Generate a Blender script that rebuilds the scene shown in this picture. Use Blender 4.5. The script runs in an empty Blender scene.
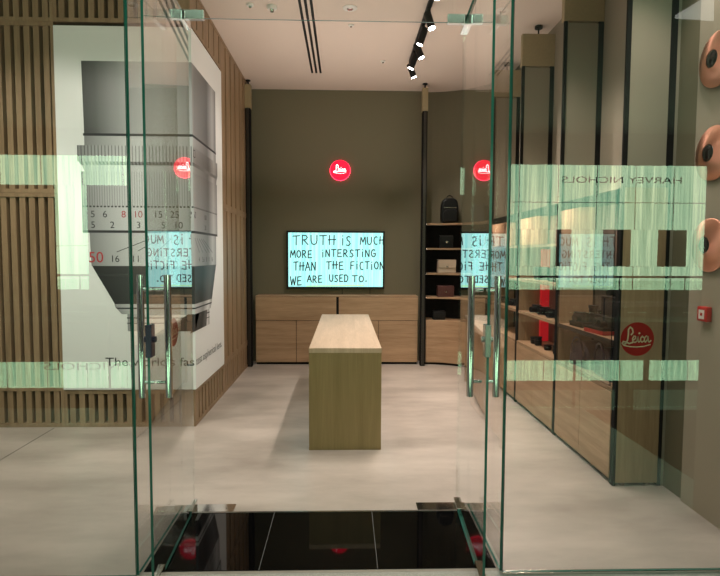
import bpy, bmesh, math, random
from mathutils import Vector, Matrix
random.seed(7)
SC = bpy.context.scene
C = SC.collection
PI = math.pi
# ------------------------------------------------------------------ helpers
class MB:
    """collects shapes given in world coordinates"""
    def __init__(s, M=None):
        s.bm = bmesh.new(); s.M = M or Matrix.Identity(4); s.mi = 0
    def v(s, p): return s.bm.verts.new(s.M @ Vector(p))
    def face(s, vs, uvs=None):
        try: f = s.bm.faces.new(vs)
        except ValueError: return None
        f.material_index = s.mi
        if uvs:
            L = s.bm.loops.layers.uv.verify()
            for l, u in zip(f.loops, uvs): l[L].uv = u
        return f
    def box(s, x0, x1, y0, y1, z0, z1, edge=None, thin='y', noback=False, clear=None):
        """edge: material index for the narrow faces of a pane"""
        c = [s.v((x, y, z)) for z in (z0, z1) for y in (y0, y1) for x in (x0, x1)]
        F = [((0,1,5,4),'y'), ((2,6,7,3),'y'), ((0,4,6,2),'x'), ((1,3,7,5),'x'), ((0,2,3,1),'z'), ((4,5,7,6),'z')]
        for idx, ax in F:
            f = s.face([c[i] for i in idx])
            if edge is not None and ax == thin and f and idx in ((2,6,7,3), (0,4,6,2)) and clear is not None: f.material_index = clear
            if edge is not None and ax != thin and f and not (noback and idx == (2,6,7,3)): f.material_index = edge
        return s
    def prism(s, pts, z0, z1, axis='z', smooth=False):
        def P(a, b, h):
            return (a, b, h) if axis == 'z' else ((a, h, b) if axis == 'y' else (h, a, b))
        lo = [s.v(P(a, b, z0)) for a, b in pts]; hi = [s.v(P(a, b, z1)) for a, b in pts]
        n = len(pts)
        s.face(lo[::-1]); s.face(hi)
        for i in range(n):
            f = s.face([lo[i], lo[(i+1) % n], hi[(i+1) % n], hi[i]])
            if f and smooth: f.smooth = True
        return s
    def sector(s, inner, outer, z0, z1):
        """solid between two plan paths"""
        n = len(inner)
        il = [s.v((*p, z0)) for p in inner]; ih = [s.v((*p, z1)) for p in inner]
        ol = [s.v((*p, z0)) for p in outer]; oh = [s.v((*p, z1)) for p in outer]
        for i in range(n-1):
            s.face([il[i], ih[i], ih[i+1], il[i+1]]); s.face([ol[i], ol[i+1], oh[i+1], oh[i]])
            s.face([ih[i], oh[i], oh[i+1], ih[i+1]]); s.face([il[i], il[i+1], ol[i+1], ol[i]])
        s.face([il[0], ol[0], oh[0], ih[0]]); s.face([il[-1], ih[-1], oh[-1], ol[-1]])
        return s
    def lathe(s, prof, c, axis='z', n=32, cap=True):
        """prof: (radius, height) list turned about an axis through c"""
        rings = []
        for r, h in prof:
            ring = []
            for k in range(n):
                a = 2*PI*k/n
                q = (r*math.cos(a), r*math.sin(a), h)
                if axis == 'x': q = (h, q[0], q[1])
                elif axis == 'y': q = (q[0], h, q[1])
                ring.append(s.v((c[0]+q[0], c[1]+q[1], c[2]+q[2])))
            rings.append(ring)
        for a, b in zip(rings, rings[1:]):
            for k in range(n):
                f = s.face([a[k], a[(k+1) % n], b[(k+1) % n], b[k]])
                if f: f.smooth = True
        if cap:
            for ring in (rings[0][::-1], rings[-1]): s.face([s.bm.verts.new(v.co) for v in ring])
        return s
    def tube(s, pts, r, n=12, cap=True):
        pts = [Vector(p) for p in pts]; rings = []
        for i, p in enumerate(pts):
            t = (pts[min(i+1, len(pts)-1)] - pts[max(i-1, 0)]).normalized()
            up = Vector((0, 0, 1)) if abs(t.z) < .9 else Vector((1, 0, 0))
            a = t.cross(up).normalized(); b = t.cross(a)
            rr = r[i] if isinstance(r, (list, tuple)) else r
            rings.append([s.v(p + a*math.cos(2*PI*k/n)*rr + b*math.sin(2*PI*k/n)*rr) for k in range(n)])
        for a, b in zip(rings, rings[1:]):
            for k in range(n):
                f = s.face([a[k], a[(k+1) % n], b[(k+1) % n], b[k]])
                if f: f.smooth = True
        if cap:
            for ring in (rings[0][::-1], rings[-1]): s.face([s.bm.verts.new(v.co) for v in ring])
        return s
    def ribbon(s, pts, w, place):
        """flat stroke of width w along 2D points; place(a, b) gives the point in the world"""
        pts = [Vector((p[0], p[1])) for p in pts]
        for p, q in zip(pts, pts[1:]):
            t = q-p
            if t.length < 1e-9: continue
            t.normalize(); nn = Vector((-t.y, t.x))*w/2; e = t*w*.3
            s.face([s.v(place(*c)) for c in (p-e-nn, q+e-nn, q+e+nn, p-e+nn)])
        return s
    def build(s, name, mats, parent=None, bevel=0, recalc=True):
        if recalc: bmesh.ops.recalc_face_normals(s.bm, faces=s.bm.faces)
        if parent is not None:
            w = Vector((0, 0, 0)); q = parent
            while q: w += q.location; q = q.parent
            bmesh.ops.translate(s.bm, verts=s.bm.verts, vec=-w)
        me = bpy.data.meshes.new(name); s.bm.to_mesh(me); s.bm.free()
        for m in (mats if isinstance(mats, (list, tuple)) else [mats]): me.materials.append(m)
        if any(p.use_smooth for p in me.polygons): me.set_sharp_from_angle(angle=math.radians(38))
        o = bpy.data.objects.new(name, me); C.objects.link(o)
        if parent is not None: o.parent = parent
        if bevel:
            b = o.modifiers.new('bevel', 'BEVEL'); b.width = bevel; b.segments = 2; b.limit_method = 'ANGLE'
        return o
def thing(name, loc, label, cat, group=None):
    o = bpy.data.objects.new(name, None); C.objects.link(o); o.location = loc
    o.empty_display_size = .1
    o['label'] = label; o['category'] = cat
    if group: o['group'] = group
    return o
def tag(o, label, cat, group=None):
    o['label'] = label; o['category'] = cat
    if group: o['group'] = group
    return o
def struct(o, label=None):
    o['kind'] = 'structure'
    if label: o['label'] = label
    return o
def sroot(name, loc=(0, 0, 0)):
    o = bpy.data.objects.new(name, None); C.objects.link(o); o.location = loc; o['kind'] = 'structure'
    return o
# ------------------------------------------------------------------ materials
def nm(name):
    m = bpy.data.materials.new(name); m.use_nodes = True
    return m, m.node_tree.nodes, m.node_tree.links, m.node_tree.nodes['Principled BSDF']
def plain(name, col, rough=.5, metal=0, emit=None, es=0, spec=.5, bump=0, bscale=60, vary=0):
    m, N, L, P = nm(name)
    P.inputs['Base Color'].default_value = (*col, 1); P.inputs['Roughness'].default_value = rough
    P.inputs['Metallic'].default_value = metal; P.inputs['Specular IOR Level'].default_value = spec
    if emit: P.inputs['Emission Color'].default_value = (*emit, 1); P.inputs['Emission Strength'].default_value = es
    tc = N.new('ShaderNodeTexCoord'); nz = N.new('ShaderNodeTexNoise'); nz.inputs['Scale'].default_value = bscale
    L.new(tc.outputs['Object'], nz.inputs['Vector'])
    if vary:
        r = N.new('ShaderNodeValToRGB'); r.color_ramp.elements[0].position = .3; r.color_ramp.elements[1].position = .7
        r.color_ramp.elements[0].color = (*[c*(1-vary) for c in col], 1)
        r.color_ramp.elements[1].color = (*[min(1, c*(1+vary)) for c in col], 1)
        L.new(nz.outputs['Fac'], r.inputs['Fac']); L.new(r.outputs['Color'], P.inputs['Base Color'])
    if bump:
        b = N.new('ShaderNodeBump'); b.inputs['Strength'].default_value = bump; b.inputs['Distance'].default_value = .002
        L.new(nz.outputs['Fac'], b.inputs['Height']); L.new(b.outputs['Normal'], P.inputs['Normal'])
    return m
def wood(name, ca, cb, scale=(14, 14, .8), rough=.45, boards=None):
    m, N, L, P = nm(name)
    P.inputs['Roughness'].default_value = rough
    tc = N.new('ShaderNodeTexCoord'); mp = N.new('ShaderNodeMapping'); mp.inputs['Scale'].default_value = scale
    L.new(tc.outputs['Object'], mp.inputs['Vector'])
    n1 = N.new('ShaderNodeTexNoise'); n1.inputs['Scale'].default_value = 1.0; n1.inputs['Detail'].default_value = 6
    n1.inputs['Distortion'].default_value = .6; L.new(mp.outputs['Vector'], n1.inputs['Vector'])
    mp2 = N.new('ShaderNodeMapping'); mp2.inputs['Scale'].default_value = tuple(6*s for s in scale)
    L.new(tc.outputs['Object'], mp2.inputs['Vector'])
    n2 = N.new('ShaderNodeTexNoise'); n2.inputs['Scale'].default_value = 1.0; n2.inputs['Detail'].default_value = 3
    L.new(mp2.outputs['Vector'], n2.inputs['Vector'])
    mx = N.new('ShaderNodeMath'); mx.operation = 'MULTIPLY_ADD'; mx.inputs[1].default_value = .35
    L.new(n2.outputs['Fac'], mx.inputs[0])
    ad = N.new('ShaderNodeMath'); ad.operation = 'MULTIPLY'; ad.inputs[1].default_value = .65
    L.new(n1.outputs['Fac'], ad.inputs[0]); L.new(ad.outputs[0], mx.inputs[2])
    r = N.new('ShaderNodeValToRGB'); r.color_ramp.elements[0].position = .33; r.color_ramp.elements[1].position = .66
    r.color_ramp.elements[0].color = (*ca, 1); r.color_ramp.elements[1].color = (*cb, 1)
    L.new(mx.outputs[0], r.inputs['Fac']); L.new(r.outputs['Color'], P.inputs['Base Color'])
    b = N.new('ShaderNodeBump'); b.inputs['Strength'].default_value = .12; b.inputs['Distance'].default_value = .001
    L.new(n2.outputs['Fac'], b.inputs['Height']); L.new(b.outputs['Normal'], P.inputs['Normal'])
    return m
def concrete(name, c1, c2, rough=.35, spec=.5):
    m, N, L, P = nm(name)
    tc = N.new('ShaderNodeTexCoord'); mp = N.new('ShaderNodeMapping'); mp.inputs['Scale'].default_value = (.6, 1.5, 1)
    L.new(tc.outputs['Object'], mp.inputs['Vector'])
    a = N.new('ShaderNodeTexNoise'); a.inputs['Scale'].default_value = 1.3; a.inputs['Detail'].default_value = 8; a.inputs['Roughness'].default_value = .62
    L.new(mp.outputs['Vector'], a.inputs['Vector'])
    b = N.new('ShaderNodeTexNoise'); b.inputs['Scale'].default_value = 240
    L.new(tc.outputs['Object'], b.inputs['Vector'])
    mx = N.new('ShaderNodeMath'); mx.operation = 'MULTIPLY_ADD'; mx.inputs[1].default_value = .12
    L.new(b.outputs['Fac'], mx.inputs[0]); L.new(a.outputs['Fac'], mx.inputs[2])
    r = N.new('ShaderNodeValToRGB'); r.color_ramp.elements[0].position = .4; r.color_ramp.elements[1].position = .72
    r.color_ramp.elements[0].color = (*c1, 1); r.color_ramp.elements[1].color = (*c2, 1)
    L.new(mx.outputs[0], r.inputs['Fac']); L.new(r.outputs['Color'], P.inputs['Base Color'])
    P.inputs['Roughness'].default_value = rough; P.inputs['Specular IOR Level'].default_value = spec
    return m
def glass(name, tint, f0, alpha_extra=None):
    m, N, L, P = nm(name); N.remove(P)
    out = [n for n in N if n.type == 'OUTPUT_MATERIAL'][0]
    g = N.new('ShaderNodeNewGeometry'); d = N.new('ShaderNodeVectorMath'); d.operation = 'DOT_PRODUCT'
    L.new(g.outputs['Incoming'], d.inputs[0]); L.new(g.outputs['Normal'], d.inputs[1])
    ab = N.new('ShaderNodeMath'); ab.operation = 'ABSOLUTE'; L.new(d.outputs['Value'], ab.inputs[0])
    o = N.new('ShaderNodeMath'); o.operation = 'SUBTRACT'; o.inputs[0].default_value = 1; L.new(ab.outputs[0], o.inputs[1])
    p = N.new('ShaderNodeMath'); p.operation = 'POWER'; p.inputs[1].default_value = 5; L.new(o.outputs[0], p.inputs[0])
    q = N.new('ShaderNodeMath'); q.operation = 'MULTIPLY_ADD'; q.inputs[1].default_value = 1-f0; q.inputs[2].default_value = f0
    L.new(p.outputs[0], q.inputs[0])
    n1 = N.new('ShaderNodeMath'); n1.operation = 'ADD'; n1.inputs[1].default_value = 1; L.new(q.outputs[0], n1.inputs[0])
    n2 = N.new('ShaderNodeMath'); n2.operation = 'DIVIDE'; L.new(q.outputs[0], n2.inputs[0]); L.new(n1.outputs[0], n2.inputs[1])
    n3 = N.new('ShaderNodeMath'); n3.operation = 'MULTIPLY'; n3.inputs[1].default_value = 2; L.new(n2.outputs[0], n3.inputs[0]); q = n3
    T = N.new('ShaderNodeBsdfTransparent'); T.inputs['Color'].default_value = (*tint, 1)
    G = N.new('ShaderNodeBsdfGlossy'); G.inputs['Roughness'].default_value = 0; G.inputs['Color'].default_value = (1, 1, 1, 1)
    X = N.new('ShaderNodeMixShader'); L.new(q.outputs[0], X.inputs[0]); L.new(T.outputs[0], X.inputs[1]); L.new(G.outputs[0], X.inputs[2])
    L.new(X.outputs[0], out.inputs['Surface'])
    return m
def streaks(name, ca, cb, strength, scale=(5, 5, .25), joints=True, spacing=1.0):
    """translucent streaky panels lit from behind"""
    m, N, L, P = nm(name)
    tc = N.new('ShaderNodeTexCoord'); mp = N.new('ShaderNodeMapping'); mp.inputs['Scale'].default_value = scale
    L.new(tc.outputs['Object'], mp.inputs['Vector'])
    n = N.new('ShaderNodeTexNoise'); n.inputs['Scale'].default_value = 1; n.inputs['Detail'].default_value = 7; n.inputs['Roughness'].default_value = .7
    L.new(mp.outputs['Vector'], n.inputs['Vector'])
    r = N.new('ShaderNodeValToRGB'); r.color_ramp.elements[0].position = .36; r.color_ramp.elements[1].position = .62
    r.color_ramp.elements[0].color = (*ca, 1); r.color_ramp.elements[1].color = (*cb, 1)
    L.new(n.outputs['Fac'], r.inputs['Fac'])
    P.inputs['Base Color'].default_value = (.3, .4, .33, 1); P.inputs['Roughness'].default_value = .4
    L.new(r.outputs['Color'], P.inputs['Emission Color']); P.inputs['Emission Strength'].default_value = strength
    return m
def printed(name, stops, knurl=None, rough=.45):
    """print of a turned metal ring: tones across the UV, optional ridges"""
    m, N, L, P = nm(name)
    uv = N.new('ShaderNodeUVMap'); sp = N.new('ShaderNodeSeparateXYZ'); L.new(uv.outputs[0], sp.inputs[0])
    r = N.new('ShaderNodeValToRGB'); e = r.color_ramp.elements
    e[0].position = stops[0][0]; e[0].color = (*stops[0][1], 1); e[1].position = stops[-1][0]; e[1].color = (*stops[-1][1], 1)
    for p, c in stops[1:-1]:
        k = e.new(p); k.color = (*c, 1)
    L.new(sp.outputs['X'], r.inputs['Fac'])
    src = r.outputs['Color']
    if knurl:
        a = N.new('ShaderNodeMath'); a.operation = 'MULTIPLY'; a.inputs[1].default_value = knurl[0]; L.new(sp.outputs['X'], a.inputs[0])
        f = N.new('ShaderNodeMath'); f.operation = 'FRACT'; L.new(a.outputs[0], f.inputs[0])
        c = N.new('ShaderNodeMath'); c.operation = 'LESS_THAN'; c.inputs[1].default_value = knurl[1]; L.new(f.outputs[0], c.inputs[0])
        k = N.new('ShaderNodeMix'); k.data_type = 'RGBA'; k.blend_type = 'MULTIPLY'; k.inputs[7].default_value = (knurl[2],)*3 + (1,)
        L.new(c.outputs[0], k.inputs[0]); L.new(src, k.inputs[6]); src = k.outputs[2]
    L.new(src, P.inputs['Base Color']); P.inputs['Roughness'].default_value = rough; P.inputs['Specular IOR Level'].default_value = .3
    return m

OAK = wood('oak_vertical', (.25, .155, .085), (.40, .265, .155), (9, 9, .7))
OAKH = wood('oak_horizontal', (.30, .175, .095), (.47, .30, .18), (1.0, 1.0, 13))
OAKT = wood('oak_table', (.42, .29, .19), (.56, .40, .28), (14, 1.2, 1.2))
SLAT = wood('oak_slats', (.22, .135, .075), (.36, .235, .14), (10, 10, .8))
OLIVE = plain('olive_wall_paint', (.150, .130, .082), .75, bump=.15, bscale=300, vary=.04)
GREIGE = plain('greige_panel', (.27, .225, .17), .7, bump=.1, bscale=400, vary=.03)
CREAMW = plain('cream_wall_paint', (.36, .305, .235), .75, bump=.1, bscale=300, vary=.03)
CEIL = plain('ceiling_paint', (.68, .565, .49), .85, bump=.05, bscale=300)
CAPM = plain('capital_board', (.33, .25, .145), .6, vary=.06, bscale=60)
BLACK = plain('black_metal', (.010, .009, .009), .5, spec=.25)
BLACKM = plain('black_laminate', (.010, .009, .009), .8, spec=.12)
LEATHER = plain('black_leather', (.006, .006, .0065), .5, spec=.3, bump=.5, bscale=250)
CHROME = plain('polished_steel', (.75, .75, .74), .08, 1)
STEEL = plain('brushed_steel', (.55, .53, .5), .25, 1)
COPPER = plain('copper', (.95, .47, .34), .36, 1)
_t = COPPER.node_tree.nodes.new('ShaderNodeTangent'); _t.direction_type = 'RADIAL'; _t.axis = 'X'
COPPER.node_tree.links.new(_t.outputs[0], COPPER.node_tree.nodes['Principled BSDF'].inputs['Tangent'])
COPPER.node_tree.nodes['Principled BSDF'].inputs['Anisotropic'].default_value = .85
WHITE = plain('white_print', (.86, .86, .86), .5, spec=.3)
WHITEP = plain('white_plastic', (.75, .72, .68), .4)
RED = plain('red_vinyl', (.27, .004, .003), .6, spec=.2)
REDP = plain('red_plastic', (.55, .02, .02), .35)
CREAM = plain('cream_vinyl', (.62, .42, .28), .5)
INK = plain('black_ink', (.03, .03, .035), .6)
REDINK = plain('red_ink', (.45, .03, .04), .6)
FLOORM = concrete('polished_concrete', (.30, .258, .224), (.49, .428, .38), .33, .4)
GRANITE = plain('black_granite', (.002, .002, .0023), .03, spec=.35)
TERRAZZO = plain('pale_terrazzo', (.42, .41, .38), .3, vary=.35, bscale=220)
GLASS = glass('clear_glass', (.965, .985, .975), .055)
GLASSV = glass('vitrine_glass', (.97, .97, .97), .022)
CLEAR, _n, _l, _p = nm('clear_face'); _n.remove(_p); _c = _n.new('ShaderNodeBsdfTransparent')
_l.new(_c.outputs[0], [k for k in _n if k.type == 'OUTPUT_MATERIAL'][0].inputs['Surface'])
GEDGE = plain('green_glass_edge', (.03, .15, .12), .12, emit=(.02, .09, .07), es=0.0)
LEDUP = plain('warm_uplight', (1, .9, .8), .5, emit=(1, .82, .62), es=22)
BAYFILL = plain('bay_fill_glow', (1, .9, .8), .5, emit=(1, .80, .66), es=150)
LEDW = plain('warm_led', (1, .9, .8), .5, emit=(1, .82, .62), es=7)
LAMP = plain('lamp_face', (1, 1, 1), .4, emit=(1, .95, .88), es=30)
# ------------------------------------------------------------------ dimensions (metres, camera looks along +Y)
EYE = 1.59
HC = 3.99                  # ceiling
YH = 3.31                  # door pivots
YS = 2.59                  # outer glass line
XL, XR = -1.015, .785       # return glass
WLX, WLY = -1.375, 4.94      # corner of the slatted wall
WRX = 2.19                 # right wall
YB = 8.05                  # back wall
FIN_Y = [3.60, 4.65, 5.74, 6.84]
FX = 1.85                  # front edge of the fins
PITCH, YAW, ROLL = math.radians(3.5), math.radians(1.6), math.radians(.25)
CAMR = Matrix.Rotation(-YAW, 3, 'Z') @ Matrix.Rotation(PI/2-PITCH, 3, 'X') @ Matrix.Rotation(ROLL, 3, 'Z')
def seen(px, py, y):
    """position (x, z) on the plane Y = y cast through an image pixel"""
    d = CAMR @ Vector(((px-360)/540, (288-py)/540, -1)); t = y/d.y  # positions come from image pixels, projected through the camera
    return d.x*t, EYE + d.z*t
# ------------------------------------------------------------------ shell
m = MB(); m.box(-4.2, WRX+.3, YS+.03, YB+.3, -.12, 0)
floor = struct(m.build('floor', FLOORM), 'pale polished concrete shop floor')
m = MB()
m.ribbon([(-2.65, 2.66), (-2.65, 4.92)], .007, lambda a, b: (a, b, .0012))
m.build('floor_joint', BLACKM, floor)
m = MB(); m.box(XL+.012, XR-.012, YS+.05, YH-.06, .0005, .004)
gf = struct(m.build('floor_inset', GRANITE), 'black polished granite entrance inset')
m = MB()
for x in (-.43, .17): m.box(x-.0015, x+.0015, YS+.05, YH-.06, .0042, .0046)
m.build('tile_joint', plain('grey_grout', (.12, .12, .12), .6), gf)
m = MB(); m.box(XL+.012, XR-.012, YH-.06, YH-.045, .0005, .006)
struct(m.build('trim_1', STEEL), 'thin steel threshold strip behind the black inset')
m = MB(); m.box(-4.2, WRX+.3, -.4, YS+.03, -.12, -.001)
struct(m.build('floor_concourse', TERRAZZO), 'pale terrazzo concourse floor outside the glass')
m = MB(); m.box(-4.2, WRX+.3, YS-.02, YB+.3, HC, HC+.15)
struct(m.build('ceiling', CEIL), 'warm white plaster ceiling')
# back wall with the rounded corner on the right
CX, CY = 1.2, 7.1
def arc(r, y_end=6.86, n=18, x0=None):
    p = [((x0 if x0 is not None else CX), CY + r)] if x0 is not None else []
    p += [(CX + r*math.cos(a), CY + r*math.sin(a)) for a in [PI/2*(1-k/n) for k in range(n+1)]]
    p.append((CX + r, y_end))
    return p
RI, RO = .65, .99
m = MB(); m.box(-1.75, 1.165, YB+.002, YB+.2, 0, HC)
struct(m.build('wall_back', OLIVE), 'olive back wall behind the screen')
m = MB(); m.sector(arc(RO+.002, 6.9, x0=1.17), arc(RO+.15, 6.9, x0=1.17), 0, HC)
struct(m.build('wall_corner', OLIVE), 'curved olive wall behind the corner shelves')
m = MB(); m.box(WRX, WRX+.2, FIN_Y[0]-.0, 6.895, 0, HC)
struct(m.build('wall_right', GREIGE), 'greige wall behind the display bays')
m = MB(); m.box(WRX, WRX+.2, 1.92, 3.37, 0, HC+.7)
struct(m.build('wall_right_front', CREAMW), 'cream plaster wall carrying the copper lamps')
m = MB(); m.box(WRX+.02, WRX+.2, 3.375, FIN_Y[0]-.005, 0, HC)
struct(m.build('wall_right_recess', OLIVE), 'narrow olive strip of wall beside the display bays')
DARKB = plain('dark_backing', (.03, .024, .018), .8)
m = MB(); m.box(-4.2, WLX-.11, WLY+.12, WLY+.25, 0, HC)
struct(m.build('wall_left_front', DARKB))
m = MB(); m.box(WLX-.25, WLX-.11, WLY+.26, YB, 0, HC)
struct(m.build('wall_left', DARKB))
m = MB(); m.box(-4.35, -4.2, YS+.05, WLY+.25, 0, HC)
struct(m.build('wall_far_left', OLIVE))
# tall black tracks with a beige cap on the back wall
def track(name, x, y, label):
    r = thing(name, (x, y, 0), label, 'wall track')
    m = MB(); m.box(x-.034, x+.034, y-.10, y, .004, 3.60); m.build('channel', BLACKM, r)
    m = MB(); m.box(x-.018, x+.018, y-.112, y-.101, .02, 3.60); m.build('inner_rail', plain('dark_bronze', (.05, .04, .035), .35, .6), r)
    m = MB(); m.box(x-.040, x+.040, y-.10, y, 3.602, 3.92); m.build('cap', CAPM, r)
    m = MB(); m.lathe([(.012, 3.922), (.012, HC-.015), (.035, HC-.014), (.035, HC-.001)], (x, y-.05, 0), n=16); m.build('ceiling_anchor', BLACK, r)
    return r
track('wall_track', -1.345, YB-.35, 'tall black wall track in the corner between oak slats and sideboard')
# the right-hand one stands between the sideboard and the corner shelves
track('wall_track', 1.115, YB-.33+.03, 'tall black wall track between the sideboard and the curved shelves')

# ------------------------------------------------------------------ slatted oak cladding
def to_front(u, z, d): return (WLX + u, WLY - d, z)       # u <= 0, d = distance out of the face
def to_side(u, z, d): return (WLX + d, WLY + u, z)        # u >= 0
def cbox(m, side, u0, u1, z0, z1, d0, d1):
    if side: m.box(WLX+d0, WLX+d1, WLY+u0, WLY+u1, z0, z1)
    else: m.box(WLX+u0, WLX+u1, WLY-d1, WLY-d0, z0, z1)
def slat_panel(side, u0, u1, z0, z1, period, w, label, depth=.08, rails=(), st=.028, setback=.006, left=True, right=True):
    r = thing('slatted_panel', (WLX+(0 if side else u0), WLY+(u0 if side else 0), z0), label, 'slatted wall panel')
    f = MB()
    cbox(f, side, u0, u1, z0, z0+.035, -.1, 0); cbox(f, side, u0, u1, z1-.035, z1, -.1, 0)
    if left: cbox(f, side, u0, u0+st, z0+.0352, z1-.0352, -.1, 0)
    if right: cbox(f, side, u1-st, u1, z0+.0352, z1-.0352, -.1, 0)
    for zr in rails: cbox(f, side, u0+st+.0002, u1-st-.0002, zr-.018, zr+.018, -.1, 0)
    f.build('frame', SLAT, r)
    s = MB(); n = max(1, int((u1-u0-2*st)/period)); step = (u1-u0-2*st)/n
    zz = [z0+.036] + [q for zr in rails for q in (zr-.0185, zr+.0185)] + [z1-.036]
    for k in range(n):
        c = u0+st+step*(k+.5)
        for a, b in zip(zz[::2], zz[1::2]):
            cbox(s, side, c-w/2, c+w/2, a, b, -depth-setback, -setback)
    s.build('slats', SLAT, r)
    return r
P0, P1 = -1.185, 1.15        # poster extent around the corner
slat_panel(False, -2.75, P0-.005, .002, 2.13, .082, .05, 'tall oak slatted panel left of the lens poster, below the rail', rails=(.355,))
slat_panel(False, -2.75, P0-.005, 2.132, 3.62, .082, .05, 'upper oak slatted panel left of the lens poster')
slat_panel(False, -2.75, P0-.005, 3.622, HC-.002, .082, .05, 'short oak slatted panel at the ceiling, left of the poster')
slat_panel(False, P0-.003, -.103, 3.622, HC-.002, .082, .05, 'short oak slatted panel directly above the lens poster')
slat_panel(False, P0-.003, -.103, .002, .345, .082, .05, 'low oak slatted panel directly below the lens poster')
slat_panel(True, .002, P1, .002, .345, .11, .085, 'low oak slatted panel around the corner under the poster')
slat_panel(True, .002, P1, 3.622, HC-.002, .2, .19, 'narrow oak boarded panel above the poster, around the corner')
slat_panel(True, P1+.004, 2.0, .347, 2.13, .22, .205, 'oak boarded panel on the side wall beyond the poster, lower half')
slat_panel(True, P1+.004, 2.0, 2.132, HC-.002, .22, .205, 'oak boarded panel on the side wall beyond the poster, upper half')
slat_panel(True, P1+.004, 2.0, .002, .345, .11, .085, 'low oak slatted panel at the floor beyond the poster')
slat_panel(True, 2.004, 2.78, .347, 2.13, .2, .185, 'oak boarded panel nearest the back corner, lower half')
slat_panel(True, 2.004, 2.78, 2.132, HC-.002, .2, .185, 'oak boarded panel nearest the back corner, upper half')
slat_panel(True, 2.004, 2.78, .002, .345, .11, .085, 'low oak slatted panel at the floor nearest the back corner')

# ------------------------------------------------------------------ poster wrapped round the corner
PZ0, PZ1 = .352, 3.585
poster = thing('wall_poster', (WLX, WLY, PZ0), 'large white poster of a silver camera lens wrapped around the wall corner', 'poster')
m = MB()
m.box(WLX+P0, WLX+.012, WLY-.012, WLY-.001, PZ0, PZ1); m.box(WLX+.001, WLX+.012, WLY-.0009, WLY+P1, PZ0, PZ1)
m.build('poster_board', WHITE, poster)
def pm(u, v, d=0.0):
    d += .0125
    return (WLX+u+ (d if u > -1e-6 else 0), WLY-d, v) if u <= 0 else (WLX+d, WLY+u, v)
def pquad(m, uL0, uR0, v0, uL1, uR1, v1, d, n=28):
    """patch between v0 and v1, wrapped over the corner"""
    for i in range(n):
        t0, t1 = i/n, (i+1)/n
        a0, b0 = uL0+(uR0-uL0)*t0, uL0+(uR0-uL0)*t1
        a1, b1 = uL1+(uR1-uL1)*t0, uL1+(uR1-uL1)*t1
        if a0 < 0 < b0 or a1 < 0 < b1:
            # cut at the corner
            def Q(p0, p1, q0, q1, s0, s1):
                m.face([m.v(p) for p in (p0, p1, q1, q0)], [(s0, 0), (s1, 0), (s1, 1), (s0, 1)])
            f0 = min(max((0-a0)/(b0-a0), 0), 1); f1 = min(max((0-a1)/(b1-a1), 0), 1)
            e = 1e-9
            tm = t0+(t1-t0)*(f0+f1)/2
            L_ = lambda u, v: (WLX+u, WLY-.0125-d, v)
            R_ = lambda u, v: (WLX+.0125+d, WLY+u, v)
            cor0 = (WLX+.0125+d, WLY-.0125-d, v0); cor1 = (WLX+.0125+d, WLY-.0125-d, v1)
            if a0 < 0 and a1 < 0: Q(L_(a0, v0), cor0, L_(a1, v1), cor1, t0, tm)
            if b0 > 0 and b1 > 0: Q(cor0, R_(b0, v0), cor1, R_(b1, v1), tm, t1)
        else:
            F = (lambda u, v: (WLX+u, WLY-.0125-d, v)) if b0 <= 0 and b1 <= 0 else (lambda u, v: (WLX+.0125+d, WLY+u, v))
            m.face([m.v(p) for p in (F(a0, v0), F(b0, v0), F(b1, v1), F(a1, v1))], [(t0, 0), (t1, 0), (t1, 1), (t0, 1)])
g = lambda x: (x, x, x*1.02)
S_DARK = [(0, g(.08)), (.06, g(.13)), (.28, g(.55)), (.40, g(.62)), (.56, g(.26)), (.80, g(.13)), (.92, g(.42)), (1, g(.2))]
S_MID = [(0, g(.24)), (.08, g(.38)), (.28, g(.74)), (.42, g(.66)), (.58, g(.34)), (.80, g(.18)), (.92, g(.52)), (1, g(.28))]
S_CONE = [(0, g(.03)), (.25, g(.075)), (.5, g(.055)), (.7, g(.03)), (.9, g(.13)), (1, g(.06))]
S_LITE = [(0, g(.3)), (.2, g(.8)), (.4, g(.75)), (.6, g(.5)), (.75, g(.3)), (.9, g(.75)), (1, g(.4))]
MH = printed('print_hood', S_DARK); MM = printed('print_ring', S_MID); MC = printed('print_cone', S_CONE); ML = printed('print_lip', S_LITE)
MK1 = printed('print_knurl_coarse', S_MID, (64, .30, .45)); MK2 = printed('print_knurl_fine', S_MID, (84, .25, .6))
MSC = printed('print_scallop', [(0, g(.08)), (1, g(.12))], (60, .5, 3.0))
CU = -.045                                     # centre of the lens across the print
def ring(name, hw0, z0, hw1, z1, mat, d=.0006, tiltless=True):
    m = MB(); pquad(m, CU-hw0, CU+hw0, z0, CU-hw1, CU+hw1, z1, d); return m.build(name, mat, poster, recalc=True)
def PX(x): return seen(x, 230, WLY)[0] - WLX
def zy(y): return seen(135, y, WLY)[1]
ring('lens_hood', .895, zy(134), .905, zy(62), MH)
ring('hood_gap', .905, zy(136.5), .905, zy(134), INK)
ring('front_ring', .895, zy(146), .895, zy(136.5), MM)
ring('coarse_knurled_ring', .96, zy(162), .96, zy(146), MK1)
ring('scalloped_edge', .93, zy(165.5), .95, zy(162), MSC)
ring('smooth_collar', .90, zy(172), .92, zy(165.5), MM)
ring('fine_knurled_ring', .93, zy(206), .93, zy(172), MK2)
ring('dashed_line', .93, zy(207.6), .93, zy(206), printed('print_dash', S_MID, (58, .6, .12)))
ring('distance_scale_ring', .93, zy(230.5), .93, zy(207.6), MM)
ring('scale_ring_shadow', .93, zy(233), .93, zy(230.5), INK)
ring('aperture_scale_ring', .86, zy(266), .87, zy(233), MM)
ring('lens_cone', .66, zy(304), .855, zy(266), MC)
ring('silver_lip', .655, zy(307.5), .665, zy(304), ML)
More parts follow.
